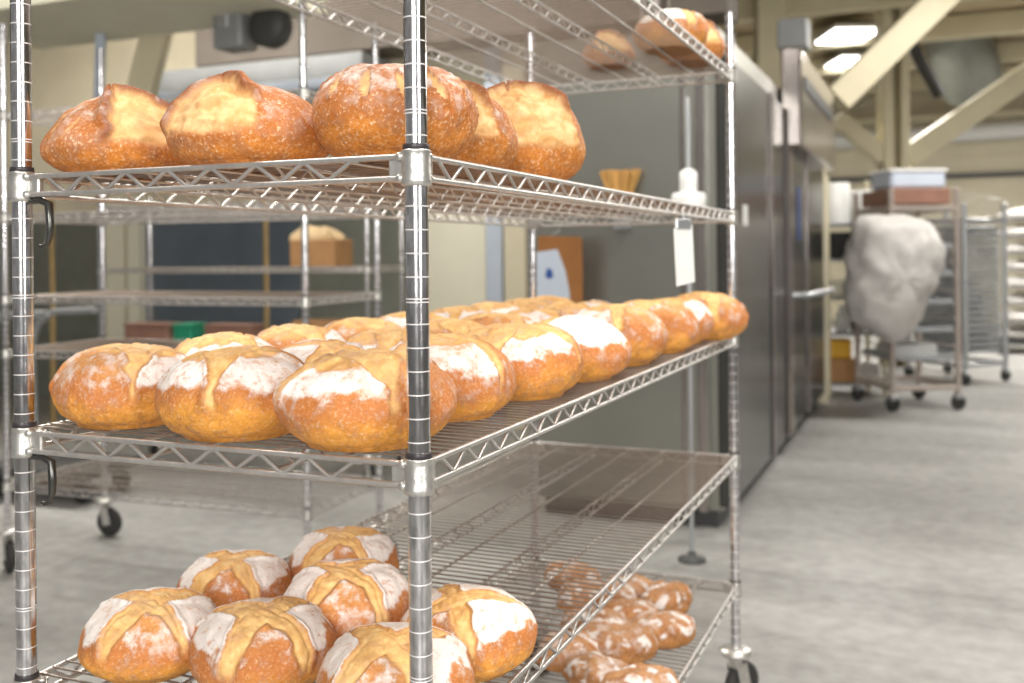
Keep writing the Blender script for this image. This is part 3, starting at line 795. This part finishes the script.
for i, (px, py, D, lab) in enumerate([(848, 37, 480, 'upper of the two glowing ceiling lamps at the upper right'), (852, 63, 560, 'lower of the two glowing ceiling lamps at the upper right')]):
    q = at(px, py, D)
    e = empty('ceiling_lamp', q, 0); tag(e, lab, 'ceiling lamp')
    MB().box((0, 0, 1.6), (24, 34, 2), bev=.3).build('housing', M['white'], e)
    MB().box((0, 0, .3), (21.5, 31, .8), bev=.2).build('diffuser', M['lamp'], e)
    MB().tube([(0, 0, 2.6), (0, 0, 160 - q.z)], .5, 6).build('hanger_rod', M['grey'], e)

# open bun pan rack with a plastic sack hanging on it
def pan_rack(W, D, H, n, name, mat):
    e = empty(name, (0, 0, 0))
    for sx in (-1, 1):
        for sy in (-1, 1):
            MB().box((sx * W / 2, sy * D / 2, 5 + (H - 5) / 2), (1.5, 1.5, H - 5), bev=.2).build('post', mat, e)
            cs_ = MB().box((sx * W / 2, sy * D / 2, 4.3), (2.4, 2.4, 1.4), bev=.2).build('caster', M['alu'], e)
            MB().lathe([(.4, -.7), (2.1, -.6), (2.5, 0), (2.1, .6), (.4, .7)], (sx * W / 2, sy * D / 2, 2.5), 20, Matrix.Rotation(math.pi / 2, 3, 'X')).build('wheel', M['rubber'], cs_)
    for z in (7, H - 6.2):
        mb = MB()
        for sx in (-1, 1): mb.box((sx * W / 2, 0, z), (1.2, D, 1.6), bev=.2)
        for sy in (-1, 1): mb.box((0, sy * D / 2, z), (W, 1.2, 1.6), bev=.2)
        mb.build('crossbar', mat, e)
    for k in range(n):
        z = 11 + (H - 21) * k / (n - 1)
        for sx in (-1, 1): MB().box((sx * (W / 2 - .9), 0, z), (1.1, D - 1, .3), bev=.05).build('runner', mat, e)
    return e
pb = at_z(922, 411, 0)
PRr = pan_rack(21, 24, 68, 12, 'bun_pan_rack', M['pinksteel'])
place(PRr, pb + Vector((0, 12, 0)), .1); tag(PRr, 'open metal bun pan rack on casters in the far aisle, sack hanging on it', 'pan rack')
def sheet_pan(name='sheet_pan', W=18, D=24, m=None):
    b_ = MB(); b_.box((0, 0, .1), (W - .6, D - .6, .2), bev=.05)
    for sx in (-1, 1): b_.box((sx * (W / 2 - .2), 0, .8), (.35, D, 1.6), bev=.08)
    for sy in (-1, 1): b_.box((0, sy * (D / 2 - .2), .8), (W, .35, 1.6), bev=.08)
    return b_.build(name, m or M['pan'])
sp0 = sheet_pan()
first = True
for k, lab in ((1, 'lowest sheet pan in the open pan rack'), (3, 'sheet pan second from the bottom in the open pan rack'), (5, 'sheet pan third from the bottom in the open pan rack'), (7, 'sheet pan fourth from the bottom in the open pan rack'), (9, 'topmost sheet pan in the open pan rack')):
    o = sp0 if first else sp0.copy()
    if not first: C.objects.link(o)
    first = False
    place(o, pb + Vector((0, 12, 11 + 47 * k / 11 + .2)), .1); tag(o, lab, 'sheet pan', 'sheet pans in the open rack')
o = MB().box((0, 0, 2.9), (18.5, 22, 5), bev=.4).build('bread_crate', M['redbrown']); place(o, pb + Vector((0, 12, 62.7)), .1); tag(o, 'shallow red-brown crate on top of the open pan rack', 'crate')
e = empty('plastic_bin', pb + Vector((1, 12, 68.3)), .1); tag(e, 'pale grey plastic bin standing on the red-brown crate', 'bin')
MB().box((0, 0, 2.8), (18, 14, 5.6), bev=.8).build('bin_body', M['paleblue'], e); MB().box((0, 0, 5.6), (19, 15, .9), bev=.3).build('rim', M['white'], e)
# plastic sack
sk = MB(); prof = [(845, 300), (848, 250), (856, 217), (890, 214), (925, 222), (942, 245), (938, 270), (920, 310), (905, 335), (888, 342), (865, 330), (850, 318)]
cx, cy, D = 893, 278, pb.y - 6
nS, nT = 26, 48; vs = []
def outline(a):
    best = None
    dx, dy = math.cos(a), math.sin(a)
    for i in range(len(prof)):
        x1, y1 = prof[i]; x2, y2 = prof[(i + 1) % len(prof)]
        x1 -= cx; x2 -= cx; y1 -= cy; y2 -= cy
        den = dx * (y2 - y1) - dy * (x2 - x1)
        if abs(den) < 1e-9: continue
        t = (x1 * (y2 - y1) - y1 * (x2 - x1)) / den; u = (x1 * dy - y1 * dx) / den
        if t > 0 and -1e-6 <= u <= 1 + 1e-6: best = t
    return best or 40
k = D / F_PX
for i in range(nS + 1):
    ph = math.pi * i / nS - math.pi / 2
    for j in range(nT):
        a = 2 * math.pi * j / nT; r_ = outline(a) * k * math.cos(ph) ** .7 if abs(ph) < 1.5707 else 0
        q = Vector((r_ * math.cos(a), 8.5 * math.sin(ph), -r_ * math.sin(a)))
        q += q.normalized() * 1.6 * fbm(q * .17, 3) if q.length > 0 else q
        vs.append(q)
sk.add(vs, [[i * nT + j, i * nT + (j + 1) % nT, (i + 1) * nT + (j + 1) % nT, (i + 1) * nT + j] for i in range(nS) for j in range(nT)], True)
sp = at(cx, cy, D)
o = sk.build('plastic_sack', M['sack']); place(o, sp - Vector((1.9, 6.5, 0))); tag(o, 'bulging translucent white plastic sack hung on the side of the open pan rack', 'sack')

# full pan rack wrapped in plastic
wp = at_z(974, 383, 0)
WR = pan_rack(21, 26, 66, 20, 'bun_pan_rack', M['alu']); place(WR, wp + Vector((-2, 10, 0)), .45)
tag(WR, 'tall pan rack filled with sheet pans and wrapped in plastic, behind the open rack', 'pan rack')
for k in range(20):
    o = sp0.copy(); C.objects.link(o); place(o, wp + Vector((-2, 10, 11 + 45 * k / 19 + .2)), .45)
    tag(o, 'aluminium sheet pan in the wrapped rack, number %s counted up from the floor' % ['one', 'two', 'three', 'four', 'five', 'six', 'seven', 'eight', 'nine', 'ten', 'eleven', 'twelve', 'thirteen', 'fourteen', 'fifteen', 'sixteen', 'seventeen', 'eighteen', 'nineteen', 'twenty'][k], 'sheet pan', 'sheet pans in the wrapped rack')
mb = MB(); nn = 40; vs = []
for z in (20, 30, 45, 60, 67, 70):
    for j in range(nn):
        a = 2 * math.pi * j / nn; sq = max(abs(math.cos(a)), abs(math.sin(a)))
        sh_ = 1.0 if z < 69 else .7
        vs.append(Vector((12.5 * math.cos(a) / sq * sh_, 15 * math.sin(a) / sq * sh_, z)) + Vector((noise.noise(Vector((a * 3, z * .1, 1))), noise.noise(Vector((a * 3, z * .1, 5))), noise.noise(Vector((a * 2, z, 9))))) * .9)
mb.add(vs, [[i * nn + j, i * nn + (j + 1) % nn, (i + 1) * nn + (j + 1) % nn, (i + 1) * nn + j] for i in range(5) for j in range(nn)] + [[5 * nn + j for j in range(nn)]], True)
o = mb.build('plastic_cover', M['wrap']); place(o, wp + Vector((-2, 10, 0)), .45); tag(o, 'clear plastic cover draped over the full pan rack', 'plastic cover')

# stacked sacks on a pallet, far right
spx = at_z(1040, 352, 0)
e = empty('wooden_pallet', spx, YAW); tag(e, 'dark pallet carrying the stacked flour sacks at the far right', 'pallet')
for k in range(5): MB().box((0, -16 + k * 8, 5), (40, 5, .9), bev=.1).build('deck_board', M['darkgrey'], e)
for k in (-1, 0, 1): MB().box((k * 17, 0, 2.3), (3, 38, 4.4), bev=.1).build('stringer', M['darkgrey'], e)
z = 5.5
sb, _a = loaf_mesh(91, 'plain', R=17, H=7, nt=48, ns=22, oval=.8)
s0 = sb.build('flour_sack', M['sack'])
for k in range(8):
    o = s0 if k == 0 else s0.copy()
    if k: C.objects.link(o)
    place(o, spx + Vector((random.uniform(-1, 1), random.uniform(-1, 1), z)), YAW + (0 if k % 2 else 3.14)); z += 8.1
    tag(o, 'white flour sack on the far right pallet, %s from the bottom of the stack' % ordn[k], 'sack', 'flour sacks on the far pallet')

# shelf unit behind the oven's end
q = at_z(858, 398, 0) + Vector((1, 12, 0))
e = empty('storage_shelf', q, 0); tag(e, 'cream storage shelf unit crammed with goods beside the oven end', 'shelf unit')
SW, SD = 19, 16
for sx in (-1, 1):
    for sy in (-1, 1): MB().box((sx * SW / 2, sy * SD / 2, 37), (1.3, 1.3, 74), bev=.15).build('post', M['cream_beam'], e)
for z in (4, 21, 33, 46, 58): MB().box((0, 0, z), (SW, SD, 1), bev=.15).build('shelf_board', M['alu'], e)
def item(mb, name, x, y, z, m, lab, cat, rz=0):
    o = mb.build(name, m); place(o, q + Vector((x, y, z + .51)), rz); tag(o, lab, cat); return o
RY = Matrix.Rotation(math.pi / 2, 3, 'X')
def roll(r, l): return MB().lathe([(.8, -l / 2), (r - .3, -l / 2), (r, -l / 2 + .3), (r, l / 2 - .3), (r - .3, l / 2), (.8, l / 2)], (0, 0, r), 28, RY)
item(MB().lathe([(1, 0), (4.6, 0), (5, .4), (5, 13.6), (4.6, 14), (1, 14), (1, 13)], n=28), 'paper_roll', -4.3, 0, 58, M['white'], 'large white paper roll on the top of the storage shelf', 'paper roll')
item(MB().lathe([(1, 0), (3.8, 0), (4.2, .4), (4.2, 11), (3.8, 11.4), (1, 11.4), (1, 11)], n=28), 'paper_roll', 5, 0, 58, M['white'], 'smaller white paper roll right of the large one on the storage shelf', 'paper roll')
item(MB().box((0, 0, 4.5), (15, 13, 9), bev=.4), 'black_crate', 0, 0, 46, M['black'], 'black crate on the shelf under the paper rolls', 'crate')
item(MB().box((0, 0, 2.5), (13, 12, 5), bev=.4).box((0, 0, 5.2), (13.6, 12.6, .6)), 'lidded_tub', -1, 0, 33, M['cream_light'], 'pale lidded tub under the black crate', 'tub')
item(MB().lathe([(1.5, 0), (2.2, .3), (2.2, 6), (1, 7.3), (.9, 8.8), (.5, 9)], n=20), 'white_bottle', -3, -3, 21, M['white'], 'white bottle on the storage shelf left of the dark one', 'bottle')
item(MB().lathe([(1.5, 0), (2.2, .3), (2.2, 6), (1, 7.3), (.9, 8.8), (.5, 9)], n=20), 'dark_bottle', 2, -3, 21, M['darkgrey'], 'dark bottle on the storage shelf right of the white one', 'bottle')
item(MB().box((0, 0, 4), (10, 9, 8), bev=.3).box((0, 0, 8), (10.4, 1.6, .1), bev=.02), 'cardboard_box', -4.5, -2, 4, M['card'], 'brown cardboard box on the lowest board of the storage shelf', 'box')
item(MB().box((0, 0, 3), (8, 8, 6), bev=.5).box((0, 0, 6.1), (8.5, 8.5, .5)), 'yellow_tub', -4.8, -2, 12.1, M['yellow'], 'yellow tub stacked on the brown cardboard box', 'tub')
item(MB().box((0, 0, 3), (7, 9, 6), bev=1), 'flour_bag', 5.5, -1, 4, M['sack'], 'white bag on the lowest board beside the cardboard box', 'bag')
o = MB().box((0, 0, 2), (15, 12, 4), bev=.7).build('plastic_tub', M['white']); place(o, pb + Vector((0, 12, 11 + 47 * 1 / 11 + .45)), .1); tag(o, 'white tub on the lowest sheet pan of the open rack', 'tub')
